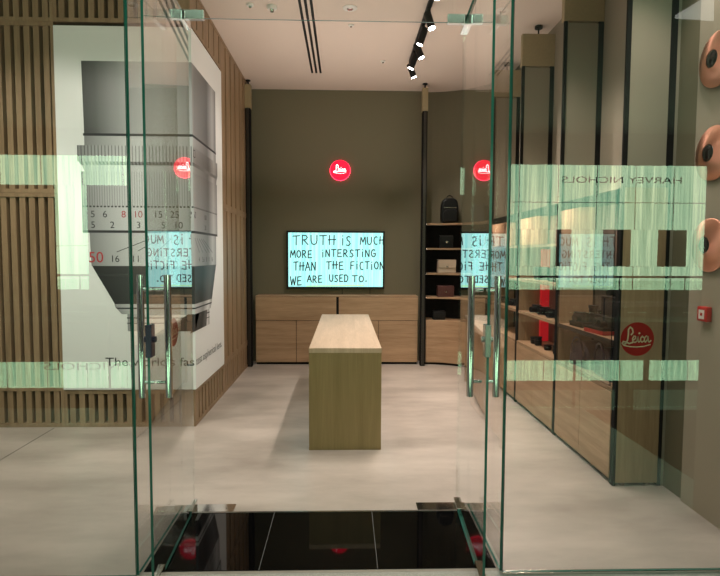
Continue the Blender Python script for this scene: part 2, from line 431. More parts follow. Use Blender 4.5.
ring('lip_shadow', .64, zy(309), .655, zy(307.5), INK)
ring('lower_lip', .60, zy(314), .64, zy(309), ML)
ring('bayonet_mount', .55, zy(331), .55, zy(314), ML)
ring('bayonet_groove', .555, zy(318.4), .555, zy(317.2), INK, .0011)
ring('bayonet_lower_groove', .555, zy(323.5), .555, zy(322.6), INK, .0011)
# dark opening of the mount with a bright diagonal
m = MB(); pquad(m, -.25, .38, zy(331), -.05, .42, zy(314), .0013); m.build('mount_opening', MC, poster)
def text_mesh(s, size):
    cu = bpy.data.curves.new('t', 'FONT'); cu.body = s; cu.size = size
    o = bpy.data.objects.new('t', cu); C.objects.link(o)
    bpy.context.view_layer.update()
    dg = bpy.context.evaluated_depsgraph_get()
    me = bpy.data.meshes.new_from_object(o.evaluated_get(dg))
    vs = [tuple(v.co[:2]) for v in me.vertices]; fs = [tuple(p.vertices) for p in me.polygons]
    bpy.data.objects.remove(o); bpy.data.curves.remove(cu); bpy.data.meshes.remove(me)
    x0 = min(v[0] for v in vs); x1 = max(v[0] for v in vs); y0 = min(v[1] for v in vs)
    vs = [(v[0]-x0, v[1]) for v in vs]
    return vs, fs, x1-x0
def put_text(m, s, a, b, height, place, width=None, centre=False):
    """cap height; a, b = lower left in the plane; place(a, b) -> world"""
    vs, fs, w = text_mesh(s, 1.0)
    sy = height/.73; sx = sy if width is None else width/w
    off = -w*sx/2 if centre else 0
    vv = [m.v(place(a+off+x*sx, b+y*sy)) for x, y in vs]
    for f in fs: m.face([vv[i] for i in f])
PL = lambda d: (lambda u, v: (WLX+u, WLY-.0125-d, v) if u <= 0 else (WLX+.0125+d, WLY+u, v))
CAP = "The world's fastest aspherical lens."
full = text_mesh(CAP, 1.0)[2]
for wd in CAP.split():
    i = CAP.index(wd)
    end = text_mesh(CAP[:i+len(wd)], 1.0)[2]; own = text_mesh(wd, 1.0)[2]
    m = MB(); put_text(m, wd, PX(103) + (end-own)/full*1.83, zy(365.5), .080, PL(.0008), width=own/full*1.83)
    m.build('caption_word', INK, poster)
def numeral(s, x, y, h, red=False, u=None):
    m = MB(); put_text(m, s, PX(x) if u is None else u, zy(y), h, PL(.0012)); m.build('numeral', REDINK if red else INK, poster)
for s, x, red in (('5', 92, 0), ('6', 104, 0), ('8', 122.5, 1), ('10', 136, 1), ('15', 156, 0), ('25', 171, 0), ('50', 191, 0)):
    numeral(s, x, 217.6, .062, red)
for s, x in (('5', 92), ('2', 111), ('3', 137.5), ('5', 162), ('10', 176)):
    numeral(s, x, 228.3, .062)
for s, x in (('16', 112), ('11', 133), ('8', 155), ('5.6', 168), ('4', 186)):
    numeral(s, x, 262, .062)
numeral('50', 89, 262.5, .10, True)
for s, u in (('4', .14), ('5.6', .26), ('8', .40), ('11', .50), ('16', .62)):
    numeral(s, 0, 262, .05, u=u)
numeral('100', 0, 217, .05, u=.35); numeral('30', 0, 228, .05, u=.36)
for a, b, c, d_ in ((117, 252, 150, 239), (138, 251, 160, 239), (158, 251, 171, 239), (175, 251, 181, 239)):
    m = MB(); m.ribbon([(PX(a), zy(b)), (PX(c), zy(d_))], .006, PL(.0012)); m.build('depth_of_field_line', INK, poster)
for k, u in enumerate((.16, .28, .42, .54, .66)):
    m = MB(); m.ribbon([(u, zy(252)), (.02+.07*k, zy(238))], .006, PL(.0012)); m.build('depth_of_field_line', INK, poster)
m = MB()
m.ribbon([(.005, zy(149)), (.06, zy(149)), (.06, zy(156)), (.005, zy(156)), (.005, zy(149))], .007, PL(.0012))
m.build('index_mark', INK, poster)

# ------------------------------------------------------------------ hand lettering strokes (unit boxes)
def circ(cx, cy, rx, ry, a0=0, a1=360, n=14):
    return [(cx+rx*math.cos(math.radians(a0+(a1-a0)*k/n)), cy+ry*math.sin(math.radians(a0+(a1-a0)*k/n))) for k in range(n+1)]
ST = {
 'T': [[(0, .95), (1, 1)], [(.5, .97), (.48, 0)]],
 'R': [[(.1, 1), (.08, 0)], [(.1, 1), (.6, .98), (.8, .78), (.6, .55), (.12, .48)], [(.3, .5), (.9, 0)]],
 'U': [[(.05, 1), (.06, .4), (.2, .08), (.5, 0), (.78, .1), (.9, .4), (.9, 1)]],
 'H': [[(.15, 1), (.1, 0)], [(.8, 1), (.76, 0)], [(-.05, .52), (1.05, .56)]],
 'I': [[(.5, .72), (.5, 0)], [(.5, .95), (.52, 1.03)]],
 'S': [[(.85, .9), (.5, 1), (.2, .85), (.3, .6), (.7, .42), (.82, .2), (.5, 0), (.12, .08)]],
 'M': [[(.02, 0), (.15, .95), (.5, .3), (.88, 1), (1, 0)]],
 'C': [circ(.6, .5, .45, .5, 60, 300)],
 'O': [circ(.5, .47, .42, .47)],
 'E': [[(.85, 1), (.12, .96), (.1, 0), (.9, .03)], [(.12, .5), (.75, .53)]],
 'N': [[(.08, 0), (.12, .98), (.85, .02), (.9, 1)]],
 'G': [circ(.55, .5, .45, .5, 50, 330) + [(.95, .45), (.55, .45)]],
 'A': [[(0, 0), (.5, 1), (1, 0)], [(.2, .38), (.82, .4)]],
 'F': [[(.9, 1), (.15, .96), (.12, 0)], [(.15, .5), (.75, .54)]],
 'W': [[(0, 1), (.22, 0), (.5, .75), (.75, 0), (1, 1)]],
 'D': [[(.12, 1), (.1, 0)], [(-.05, .96), (.5, 1), (.9, .75), (.92, .35), (.6, .03), (.02, 0)]],
 '.': [[(.2, .02), (.6, .08)], [(.2, .09), (.6, .05)]],
}
def hand(m, word, x0, x1, y0, y1, w, place):
    wd = {'I': .55, '.': .4, 'M': 1.15, 'W': 1.15}
    tot = sum(wd.get(c, 1) for c in word) + .28*(len(word)-1)
    sx = (x1-x0)/tot; x = x0
    rnd = random.Random(word)
    for c in word:
        cw = wd.get(c, 1)*sx; dy = rnd.uniform(-.06, .06)*(y1-y0)
        for st in ST[c]:
            m.ribbon([(x+p[0]*cw, y0+dy+p[1]*(y1-y0)) for p in st], w, place)
        x += cw + .28*sx
# script of the round badge, box 1 wide
LEICA = [
 ([(.30, .60), (.36, .68), (.33, .80), (.26, .86), (.20, .78), (.20, .60), (.18, .42), (.12, .30), (.04, .27), (.0, .31), (.04, .37), (.14, .35), (.24, .30), (.36, .34)], 1.25),
 ([(.37, .42), (.45, .47), (.45, .54), (.39, .55), (.35, .47), (.36, .37), (.43, .34), (.50, .38)], 1.1),
 ([(.50, .38), (.54, .54), (.53, .40), (.57, .35), (.61, .39)], 1.1),
 ([(.565, .64), (.585, .66)], 1.3),
 ([(.72, .51), (.68, .55), (.63, .49), (.62, .40), (.67, .35), (.74, .39)], 1.1),
 ([(.87, .52), (.82, .56), (.76, .50), (.75, .40), (.79, .35), (.85, .42), (.88, .54), (.88, .40), (.92, .35), (.98, .40)], 1.1),
 ([(.06, .24), (.25, .20), (.5, .185), (.75, .205), (.96, .27)], .9),
]
def script(m, cx, cz, width, place, w=.045):
    for pts, k in LEICA:
        m.ribbon([(cx-width/2+p[0]*width, cz+(p[1]-.45)*width) for p in pts], w*k*width, place)

# ------------------------------------------------------------------ screen and lit badge on the back wall
TX0, TX1, TZ0, TZ1 = -.86, .585, 1.09, 1.94
tv = thing('television', (-.14, YB, TZ0), 'wall-mounted screen with black handwriting on glowing cyan', 'television')
m = MB(); m.box(TX0, TX1, YB-.055, YB-.012, TZ0, TZ1); m.build('bezel', BLACK, tv, bevel=.004)
m = MB(); m.box(-.4, .12, YB-.0115, YB-.001, 1.3, 1.7); m.build('wall_bracket', BLACK, tv)
m = MB(); m.box(TX0+.025, TX1-.025, YB-.0565, YB-.0552, TZ0+.028, TZ1-.025)
m.build('screen', streaks('cyan_screen', (.16, .76, .80), (.55, 1.0, .98), 1.05, (34, 1, .4)), tv)
W = TX1-TX0; MARKER = plain('marker_black', (.005, .02, .03), .5)
def tvx(p): return TX0 + (p-143)/(382-143)*W     # positions across the screen, taken from pixel columns of an image crop
def tvz(p): return TZ1 - (p-103)/(239-103)*(TZ1-TZ0)
pl = lambda a, b: (a, YB-.0572, b)
for word, a, b, zb, zt in (('TRUTH', 158, 262, 136, 114), ('IS', 276, 300, 136, 114), ('MUCH', 322, 381, 134, 116),
                           ('MORE', 152, 205, 166, 149), ('INTERSTING', 228, 360, 164, 147),
                           ('THAN', 160, 214, 197, 177), ('THE', 240, 282, 193, 175), ('FICTION', 298, 381, 193, 175),
                           ('WE', 152, 180, 230, 210), ('ARE', 193, 230, 224, 208), ('USED', 247, 293, 222, 206), ('TO.', 303, 340, 222, 207)):
    m = MB(); hand(m, word, tvx(a), tvx(b), tvz(zb), tvz(zt), .0155, pl); m.build('handwritten_word', MARKER, tv)
m = MB(); m.ribbon([(tvx(192), tvz(233)), (tvx(332), tvz(231))], .012, lambda a, b: (a, YB-.0571, b))
m.build('yellow_underline', plain('yellow_pixels', (.4, .6, .1), .5, emit=(.50, .95, .35), es=.9), tv)
for x in (-.045, .37):
    m = MB(); m.box(x, x+.008, YB-.008, YB-.001, 1.002, 1.088); m.build('cable', BLACK, tv)
sg = thing('illuminated_sign', (-.075, YB, 2.831), 'small glowing red round sign with white script on the back wall', 'sign')
m = MB(); m.lathe([(.135, -.045), (.145, -.04), (.145, -.015)], (-.075, YB, 2.83), 'y', 48); m.build('sign_disc', plain('glowing_red', (.8, .0, .02), .4, emit=(1, .0, .04), es=1.05), sg)
m = MB(); m.lathe([(.150, -.0145), (.150, -.0125)], (-.075, YB, 2.83), 'y', 48); m.build('halo_rim', plain('red_glow_rim', (.8, .05, .1), .5, emit=(1, .04, .10), es=5), sg)
m = MB(); m.lathe([(.06, -.012), (.06, -.001)], (-.075, YB, 2.83), 'y', 24); m.build('wall_mount', BLACK, sg)
m = MB(); script(m, -.075, 2.83, .19, lambda a, b: (a, YB-.0462, b), .045); m.build('script_lettering', plain('glowing_white', (1, 1, 1), .4, emit=(1, .75, .8), es=.95), sg)

# ------------------------------------------------------------------ sideboard along the back wall
SX0, SX1, SY0 = -1.285, 1.06, 7.77
sb = thing('sideboard', ((SX0+SX1)/2, SY0, 0), 'long oak sideboard with two drawers over four doors below the screen', 'sideboard')
m = MB(); m.box(SX0+.01, SX1-.01, SY0+.03, YB-.002, 0.001, .035); m.build('plinth', BLACKM, sb)
m = MB(); m.box(SX0, SX1, SY0+.022, YB-.002, .036, .985); m.build('carcass', BLACKM, sb)
m = MB(); m.box(SX0, SX1, SY0, YB-.002, .9855, 1.0); m.build('top', OAKH, sb, bevel=.002)
for a, b in ((SX0, -.125), (-.088, SX1)):
    m = MB(); m.box(a, b, SY0, SY0+.021, .645, .980); m.build('drawer', OAKH, sb, bevel=.002)
xs = [SX0, -.70, -.105, .49, SX1]
for a, b in zip(xs, xs[1:]):
    m = MB(); m.box(a+.003, b-.003, SY0, SY0+.021, .036, .638); m.build('door', OAKH, sb, bevel=.002)
# ------------------------------------------------------------------ curved corner shelving
cs = thing('corner_shelving', (CX+.3, CY+.3, 0), 'curved oak and black shelf unit filling the rounded back corner', 'shelving')
Y3 = FIN_Y[3]+.055
A = lambda r: arc(r, Y3, x0=1.175)
m = MB(); m.sector(A(RI+.03), A(RO-.002), .001, .035); m.build('plinth', BLACKM, cs)
m = MB(); m.sector(A(RI), A(RO-.002), .036, .65); m.build('base', OAKH, cs)
for z in (.99, 1.336, 1.695, 2.05):
    m = MB(); m.sector(A(RI+.021), A(RO-.012), z-.012, z); m.sector(A(RI+.005), A(RI+.02), z-.026, z); m.build('shelf', OAKH, cs)
    m = MB(); m.sector(A(RI+.03), A(RI+.042), z-.016, z-.0125); m.build('shelf_light', LEDW, cs)
m = MB(); m.sector(A(RO-.011), A(RO-.003), .651, 2.03); m.build('back_panel', BLACKM, cs)
m = MB(); m.box(1.163, 1.172, SY0, YB-.01, .001, 2.03); m.build('side_panel', BLACKM, cs)

# ------------------------------------------------------------------ table
TXa, TXb, TY0, TY1, TH = -.289, .298, 4.32, 6.80, .84
tb = thing('display_table', (0, 5.5, 0), 'long pale oak block table standing alone on the concrete floor', 'table')
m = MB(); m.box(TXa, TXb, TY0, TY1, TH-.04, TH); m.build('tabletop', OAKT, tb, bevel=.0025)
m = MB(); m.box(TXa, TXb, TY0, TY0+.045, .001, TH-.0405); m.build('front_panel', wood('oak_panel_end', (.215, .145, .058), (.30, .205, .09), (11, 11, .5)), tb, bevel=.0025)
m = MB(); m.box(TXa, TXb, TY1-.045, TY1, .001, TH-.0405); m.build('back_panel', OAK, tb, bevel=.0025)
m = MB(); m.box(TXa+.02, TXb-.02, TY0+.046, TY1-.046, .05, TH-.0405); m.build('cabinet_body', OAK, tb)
m = MB(); m.box(TXa+.06, TXb-.06, TY0+.046, TY1-.046, .001, .0495); m.build('plinth', BLACKM, tb)

# ------------------------------------------------------------------ fins on the right wall
where = ['nearest the entrance, oak below', 'second from the entrance', 'third from the entrance', 'at the far end by the curved shelves']
for i, y in enumerate(FIN_Y):
    r = thing('display_fin', (FX+.17, y, 0), 'tall wall fin with black edges ' + where[i], 'wall fin')
    m = MB(); m.box(FX+.022, WRX-.023, y, y+.04, .022, 2.05); m.build('lower_panel', OAK, r)
    m = MB(); m.box(FX+.031, WRX-.045, y, y+.04, 2.051, 3.56); m.build('upper_panel', GREIGE, r)
    m = MB(); m.box(FX+.004, FX+.0215, y-.003, y+.045, .002, 2.05).box(FX, FX+.030, y-.006, y+.012, 2.0501, 3.572); m.build('front_edging', BLACKM, r)
    m = MB(); m.box(WRX-.0225, WRX-.001, y-.006, y+.045, .002, 2.05).box(WRX-.0445, WRX-.001, y-.006, y+.045, 2.0501, 3.572); m.build('rear_edging', BLACKM, r)
    m = MB(); m.box(FX-.004, WRX-.001, y-.010, y+.048, 3.573, 3.90); m.build('capital', CAPM, r)
    m = MB(); m.lathe([(.008, 3.901), (.008, HC-.03), (.04, HC-.029), (.04, HC-.001)], (FX+.17, y+.015, 0), n=16); m.build('ceiling_anchor', BLACK, r)
    for dx in (.06, .24):
        m = MB(); m.box(FX+dx, FX+dx+.03, y+.005, y+.035, .001, .0215); m.build('foot', STEEL, r)
# ------------------------------------------------------------------ display cabinets in the three bays
names = ['glazed display cabinet nearest the entrance with cameras on its shelf', 'open display cabinet in the middle bay with a red back light',
         'open display cabinet in the far bay next to the curved shelves']
WX1 = WRX-.012
for b in range(3):
    y0, y1 = FIN_Y[b]+.05, FIN_Y[b+1]-.016
    r = thing('display_cabinet', (FX+.17, (y0+y1)/2, 0), names[b], 'display cabinet')
    m = MB(); m.box(FX+.04, WX1, y0, y1, .001, .035); m.build('plinth', BLACKM, r)
    m = MB(); m.box(FX+.022, WX1, y0, y1, .036, .655); m.build('carcass', BLACKM, r)
    m = MB(); m.box(FX, WX1, y0, y1, .6555, .68); m.build('worktop', OAKH, r, bevel=.002)
    ym = (y0+y1)/2
    for a, c in ((y0, ym-.002), (ym+.002, y1)):
        m = MB(); m.box(FX, FX+.021, a, c, .036, .650); m.build('door', OAKH, r, bevel=.002)
    m = MB(); m.box(WX1+.001, WX1+.010, y0, y1, .681, 2.01); m.build('back_panel', plain('taupe_back', (.17, .10, .07) if b else (.07, .05, .035), .6), r)
    for z in ((1.005,) if b == 0 else (1.005, 1.345, 1.70)):
        if b:
            m = MB(); m.box(FX+.028, WX1-.002, y0+.002, y1-.002, z-.012, z).box(FX+.012, FX+.0275, y0+.002, y1-.002, z-.026, z); m.build('shelf', OAKH, r)
            m = MB(); m.box(FX+.04, FX+.05, y0+.05, y1-.05, z-.016, z-.0125); m.build('shelf_light', LEDW, r)
        else:
            m = MB(); m.box(FX+.012, WX1-.002, y0+.002, y1-.002, z-.022, z); m.build('shelf', OAKH, r)
            m = MB(); m.box(FX+.004, FX+.0115, y0+.002, y1-.002, z-.03, z+.002); m.build('shelf_edging', BLACK, r)
    m = MB(); m.box(FX, WX1, y0, y1, 2.0105, 2.045); m.box(FX+.001, FX+.012, y0, y1, 1.975, 2.0104).build('top_panel', BLACKM, r)
    m = MB(); m.box(FX+.03, FX+.042, y0+.04, y1-.04, 2.004, 2.010); m.build('fill_strip', BAYFILL, r)  # added glowing strip hidden behind the lip, brightens the bay shelves
    m = MB(); m.box(WX1-.09, WX1-.07, y0+.06, y1-.06, 2.046, 2.05); m.build('uplight_strip', LEDUP, r)
    if b == 0:
        m = MB(); m.box(FX-.010, FX-.004, y0+.004, y1-.004, .69, 2.0, edge=1, thin='x', clear=2); m.build('glass_front', [GLASSV, BLACKM, CLEAR], r)
    if b == 1:
        m = MB(); m.box(2.09, WX1-.003, y1-.05, y1-.004, .681, 1.66); m.build('red_light_panel', plain('red_lit', (.6, .01, .01), .4, emit=(.9, .02, .03), es=.28), r)
    if b:
        for k in range(4):
            yy = y0+.2+k*(y1-y0-.4)/3
            m = MB(); m.lathe([(.014, 0), (.014, .03), (.020, .031), (.020, .038)], (FX+.14, yy, .954), n=16); m.build('spotlight', BLACK, r)

# ------------------------------------------------------------------ products
def camera(x, y, z, rz, label, s=1.0, lens=.05):
    M = Matrix.Translation((x, y, z)) @ Matrix.Rotation(rz, 4, 'Z') @ Matrix.Scale(s, 4)
    r = thing('camera', (x, y, z), label, 'camera')
    m = MB(M); m.prism([(-.068, -.016), (-.058, -.02), (.058, -.02), (.068, -.016), (.068, .016), (.058, .02), (-.058, .02), (-.068, .016)], 0, .058); m.build('body', LEATHER, r)
    m = MB(M); m.prism([(-.066, -.015), (-.056, -.019), (.056, -.019), (.066, -.015), (.066, .015), (.056, .019), (-.056, .019), (-.066, .015)], .0582, .078); m.build('top_plate', BLACK, r, bevel=.001)
    m = MB(M); m.lathe([(.030, -.021), (.030, -.035), (.027, -.036), (.027, -.021-lens*.7), (.029, -.021-lens*.72), (.029, -.021-lens), (.022, -.021-lens), (.020, -.016-lens)], (0, 0, .032), 'y', 28); m.build('lens', BLACK, r)
    m = MB(M); m.lathe([(.009, .0785), (.009, .085)], (.045, 0, 0), 'z', 20).lathe([(.005, .0785), (.005, .083)], (.025, 0, 0), 'z', 16); m.build('dial', STEEL, r)
    m = MB(M); m.lathe([(.006, -.0215), (.006, -.0195)], (-.045, 0, .05), 'y', 16); m.build('red_dot', REDP, r)
    return r
def bag(x, y, z, w, d, h, mat, label, rz=0, clasp=None, handle=True):
    M = Matrix.Translation((x, y, z)) @ Matrix.Rotation(rz, 4, 'Z')
    r = thing('camera_bag', (x, y, z), label, 'bag')
    m = MB(M); m.prism([(-w*.5, .0), (-w*.46, -.0), (w*.46, 0), (w*.5, .012), (w*.48, h*.9), (w*.42, h), (-w*.42, h), (-w*.48, h*.9), (-w*.5, .012)], -d/2, d/2, 'y'); m.build('body', mat, r, bevel=.012)
    m = MB(M); m.prism([(-w*.49, h*1.01), (w*.49, h*1.01), (w*.49, h*.5), (w*.38, h*.4), (-w*.38, h*.4), (-w*.49, h*.5)], -d/2-.012, -d/2-.002, 'y'); m.build('flap', mat, r, bevel=.004)
    m = MB(M); m.box(-w*.49, w*.49, -d/2-.002, d/2, h*1.012, h*1.012+.008); m.build('flap_top', mat, r, bevel=.003)
    if handle:
        m = MB(M); m.tube([(-w*.2, 0, h+.012), (-w*.19, 0, h+.035), (0, 0, h+.05), (w*.19, 0, h+.035), (w*.2, 0, h+.012)], .006, 8); m.build('handle', mat, r)
    if clasp:
        m = MB(M); m.box(-.014, .014, -d/2-.020, -d/2-.0125, h*.42, h*.56); m.build('clasp', clasp, r, bevel=.002)
    return r
def box_thing(x, y, z, w, d, h, mat, label, rz=0, lid=True):
    M = Matrix.Translation((x, y, z)) @ Matrix.Rotation(rz, 4, 'Z')
    r = thing('presentation_box', (x, y, z), label, 'box')
    m = MB(M); m.box(-w/2, w/2, -d/2, d/2, 0, h*.6); m.build('base', mat, r, bevel=.002)
    m = MB(M); m.box(-w/2-.002, w/2+.002, -d/2-.002, d/2+.002, h*.6+.001, h); m.build('lid', BLACKM, r, bevel=.002)
    return r
E = .0012
bp = thing('backpack', (1.50, 7.79, 2.05+E), 'black backpack on the top board of the curved shelves', 'backpack')
M = Matrix.Translation((1.50, 7.79, 2.05+E))
m = MB(M); m.prism([(-.115, 0), (.115, 0), (.125, .05), (.122, .25), (.10, .33), (.05, .36), (-.05, .36), (-.10, .33), (-.122, .25), (-.125, .05)], -.07, .07, 'y'); m.build('body', LEATHER, bp, bevel=.025)
m = MB(M); m.prism([(-.095, .02), (.095, .02), (.10, .14), (.08, .19), (-.08, .19), (-.10, .14)], -.105, -.072, 'y'); m.build('front_pocket', LEATHER, bp, bevel=.012)
m = MB(M); m.tube([(-.04, 0, .355), (-.038, 0, .385), (0, 0, .40), (.038, 0, .385), (.04, 0, .355)], .008, 8); m.build('handle', LEATHER, bp)
m = MB(M); m.box(-.09, .09, -.0745, -.0705, .215, .221); m.build('zip', STEEL, bp)
BRN = plain('oxblood_leather', (.07, .02, .016), .4, bump=.4, bscale=250)
BEI = plain('beige_leather', (.46, .37, .28), .5, bump=.4, bscale=250)
NAV = plain('aubergine_leather', (.014, .008, .035), .38, bump=.4, bscale=200)
GRY = plain('grey_felt', (.09, .085, .08), .8)
bag(1.46, 7.80, 1.695+E, .19, .10, .17, LEATHER, 'small black camera bag on the shelf just below the backpack', clasp=STEEL, handle=False)
bag(1.465, 7.78, 1.336+E, .26, .12, .18, BEI, 'beige leather satchel on the middle curved shelf', clasp=STEEL, handle=False)
bag(1.455, 7.79, .99+E, .24, .12, .15, BRN, 'dark oxblood camera bag on the shelf below the beige satchel', clasp=STEEL, handle=False)
bag(1.375, 7.84, .65+E, .18, .10, .12, LEATHER, 'small black pouch on the lowest compartment of the curved shelves', handle=False)
bag(1.87, 7.46, 2.05+E, .22, .12, .22, GRY, 'dark grey bag on the top curved board right of the backpack', rz=-.9)
bag(1.87, 7.46, 1.336+E, .22, .12, .17, BRN, 'brown shoulder bag on the middle curved shelf, right of the satchel', rz=-.9, clasp=STEEL)
bag(1.87, 7.46, .99+E, .2, .12, .13, LEATHER, 'black pouch on the curved shelf below the brown shoulder bag', rz=-.9, handle=False)
# glazed cabinet
box_thing(1.965, 4.40, 1.005+E, .11, .20, .04, BLACKM, 'flat black presentation box under the silver-trimmed camera', .1)
camera(1.955, 4.40, 1.005+.042+E, -1.2, 'black camera resting on the flat box in the glazed cabinet')
box_thing(1.945, 4.02, 1.005+E, .13, .26, .05, REDP, 'red based presentation box at the near end of the glazed shelf', .1)
camera(1.98, 4.08, 1.005+.052+E, -1.3, 'black camera with long lens on the red based box', 1.0, .06)
camera(1.955, 3.94, 1.005+.052+E, -1.5, 'second camera at the near end on the red based box', 1.0, .05)
def stand(x, y, z, h, label, cat='lens'):
    r = thing('camera_lens', (x, y, z), label, cat)
    m = MB(); m.lathe([(.030, 0), (.034, .01), (.034, h*.35), (.037, h*.37), (.037, h*.6), (.034, h*.62), (.034, h*.85), (.039, h*.88), (.039, h)], (x, y, z), n=28); m.build('barrel', BLACK, r)
    m = MB(); m.lathe([(.0345, h*.64), (.0345, h*.67)], (x, y, z), n=28); m.build('silver_ring', STEEL, r)
    return r
stand(2.09, 4.47, 1.005+E, .17, 'tall black lens standing at the back of the glazed shelf, far end')
stand(2.11, 4.27, 1.005+E, .21, 'tallest black lens standing behind the two presentation boxes')
stand(2.12, 4.36, 1.005+E, .14, 'short black lens standing between the two tall lenses')
dr = thing('display_riser', (2.07, 4.12, 1.005+E), 'tall black block riser at the back of the glazed shelf', 'riser')
m = MB(); m.box(2.03, 2.165, 3.98, 4.21, 1.0065, 1.27); m.build('block', BLACKM, dr, bevel=.003)
m = MB(); m.box(2.028, 2.167, 3.978, 4.212, 1.2705, 1.277); m.build('top_plate', BLACK, dr)
camera(2.09, 4.09, 1.277+E, -1.4, 'black camera on top of the tall block riser')
def duffel(x, y, z, w, d, h, label, rz):
    M = Matrix.Translation((x, y, z)) @ Matrix.Rotation(rz, 4, 'Z')
    r = thing('duffel_bag', (x, y, z), label, 'bag')
    pts = [(w/2*math.cos(t), h*(.12+.88*max(0, math.sin(t))**.75)) for t in [PI*k/14 for k in range(15)]]
    m = MB(M); m.prism([(w*.47, 0)] + pts + [(-w*.47, 0)], -d/2, d/2, 'y', True); m.build('body', NAV, r, bevel=.02)
    m = MB(M); m.tube([(w*.3*math.cos(t), -d/2-.012, h*.5+h*.62*math.sin(t)) for t in [PI*k/12 for k in range(13)]], .008, 8); m.build('handle', NAV, r)
    m = MB(M); m.box(-w*.25, w*.25, -d/2-.008, -d/2-.002, h*.2, h*.5); m.build('pocket', NAV, r, bevel=.003)
    return r
duffel(2.00, 4.34, .68+E, .30, .18, .22, 'far rounded aubergine bag under the glass shelf', -PI/2+.1)
duffel(2.00, 3.93, .68+E, .32, .18, .23, 'near rounded aubergine bag under the glass shelf', -PI/2-.1)
# middle bay
for k, (y, lab) in enumerate(((5.50, 'black camera at the far end of the middle bay shelf'), (5.28, 'black camera second from the far end of the middle bay shelf'),
                              (5.06, 'black camera third from the far end of the middle bay shelf'), (4.85, 'black camera at the near end of the middle bay shelf'))):
    camera(1.98, y, 1.005+E, -1.35+.1*k, lab, 1.0, .05)
for k, (y, h, lab) in enumerate(((5.50, .07, 'short lens far left on the middle bay worktop'), (5.38, .09, 'taller lens beside the short one on the middle bay worktop'),
                                 (5.12, .05, 'flat pancake lens midway on the middle bay worktop'), (4.90, .08, 'lens at the near end of the middle bay worktop'))):
    stand(1.96, y, .68+E, h, lab)
for y, lab in ((5.45, 'black pouch on the upper shelf of the middle bay, far end'), (5.05, 'black pouch on the upper shelf of the middle bay, near end')):
    bag(2.0, y, 1.345+E, .16, .1, .12, LEATHER, lab, rz=-PI/2, handle=False)
for y, lab in ((6.6, 'camera in the far bay beside the curved shelves'), (6.25, 'camera in the middle of the far bay shelf'), (5.95, 'camera in the near half of the far bay shelf')):
    camera(1.98, y, 1.005+E, -1.35, lab)

# ------------------------------------------------------------------ fixtures on the right wall
for k, z in enumerate((2.744, 2.20, 1.657)):
    lab = ['topmost', 'middle', 'lowest'][k]
    y, x = 3.175, WRX
    r = thing('copper_wall_lamp', (x, y, z), lab + ' of the three round copper wall lamps', 'wall lamp', 'copper wall lamps')
    m = MB(); m.lathe([(.05, -.001), (.05, -.0085)], (x, y, z), 'x', 32); m.build('wall_plate', COPPER, r)
    m = MB(); m.lathe([(.155, -.009), (.160, -.012), (.160, -.020), (.154, -.024), (.056, -.052), (.051, -.052), (.051, -.0125), (.06, -.0121), (.155, -.009)], (x, y, z), 'x', 64, cap=False)
    m.build('dished_disc', COPPER, r)
    m = MB(); m.lathe([(.049, -.015), (.049, -.047), (.044, -.054), (.030, -.059), (.006, -.061)], (x, y, z), 'x', 40); m.build('black_lens', plain('black_glass', (.006, .006, .007), .06), r)
fa = thing('fire_call_point', (WRX, 3.19, 1.243), 'small red fire alarm call point on the cream wall', 'alarm')
m = MB(); m.box(WRX-.035, WRX-.001, 3.145, 3.235, 1.198, 1.288); m.build('housing', REDP, fa, bevel=.006)
m = MB(); m.box(WRX-.037, WRX-.0355, 3.165, 3.215, 1.213, 1.268); m.build('white_window', WHITEP, fa)
m = MB(); m.box(WRX-.0385, WRX-.0375, 3.18, 3.20, 1.233, 1.25); m.build('red_mark', REDP, fa)

# ------------------------------------------------------------------ ceiling fittings
ad = thing('air_diffuser', (-.39, 5.5, HC), 'three-slot black linear air diffuser in the ceiling', 'air vent')
m = MB()
for k in range(3):
    m.box(-.452+k*.055, -.452+k*.055+.027, 3.7, 7.31, HC-.004, HC-.0005)
m.build('slots', BLACK, ad)
m = MB()
for k in range(4):
    xx = -.482+k*.055; m.box(xx+.0025, xx+.0295, 3.69, 7.32, HC-.007, HC-.0005)
m.build('frame', CEIL, ad)
def puck(name, x, y, r_, h, label, cat, mat=WHITEP):
    r = thing(name, (x, y, HC), label, cat)
    m = MB(); m.lathe([(r_, -.0002), (r_, -h*.6), (r_*.8, -h)], (x, y, HC), n=32); m.build('housing', mat, r)
    m = MB(); m.lathe([(r_*.45, -h-.001), (r_*.35, -h*1.6)], (x, y, HC), n=24); m.build('sensor', STEEL if mat is WHITEP else BLACK, r)
    return r
puck('smoke_detector', -.713, 5.40, .05, .035, 'round white smoke detector left of the air diffuser', 'smoke detector')
puck('ceiling_sprinkler', -.918, 5.37, .035, .02, 'small white sprinkler cover furthest left on the ceiling', 'sprinkler')
puck('ceiling_speaker', .042, 5.41, .07, .012, 'flat round white ceiling cover right of the air diffuser', 'ceiling speaker')
puck('ceiling_sprinkler', .056, 5.80, .03, .015, 'tiny white sprinkler cover behind the flat round ceiling cover', 'sprinkler')
puck('ceiling_sprinkler', .464, 6.84, .03, .015, 'tiny white sprinkler cover left of the track lights', 'sprinkler')
rail = thing('lighting_track', (.80, 5.3, HC), 'black ceiling lighting track to the right of the diffuser', 'lighting track')
m = MB(); m.box(.78, .82, 3.75, 6.80, HC-.035, HC-.001); m.build('rail', BLACK, rail)
heads = [(6.74, (.9, .15, 0), 'farthest'), (6.42, (-.9, .3, 0), 'second farthest'), (6.10, (.9, -.3, 0), 'third from the back'), (5.70, (-.8, .2, 0), 'fourth from the back'),
         (5.33, (.6, -.6, 0), 'fifth from the back'), (4.7, (-.8, -.2, 0), 'second nearest the door'), (4.15, (.7, .4, 0), 'nearest the door')]
SPOTS = []
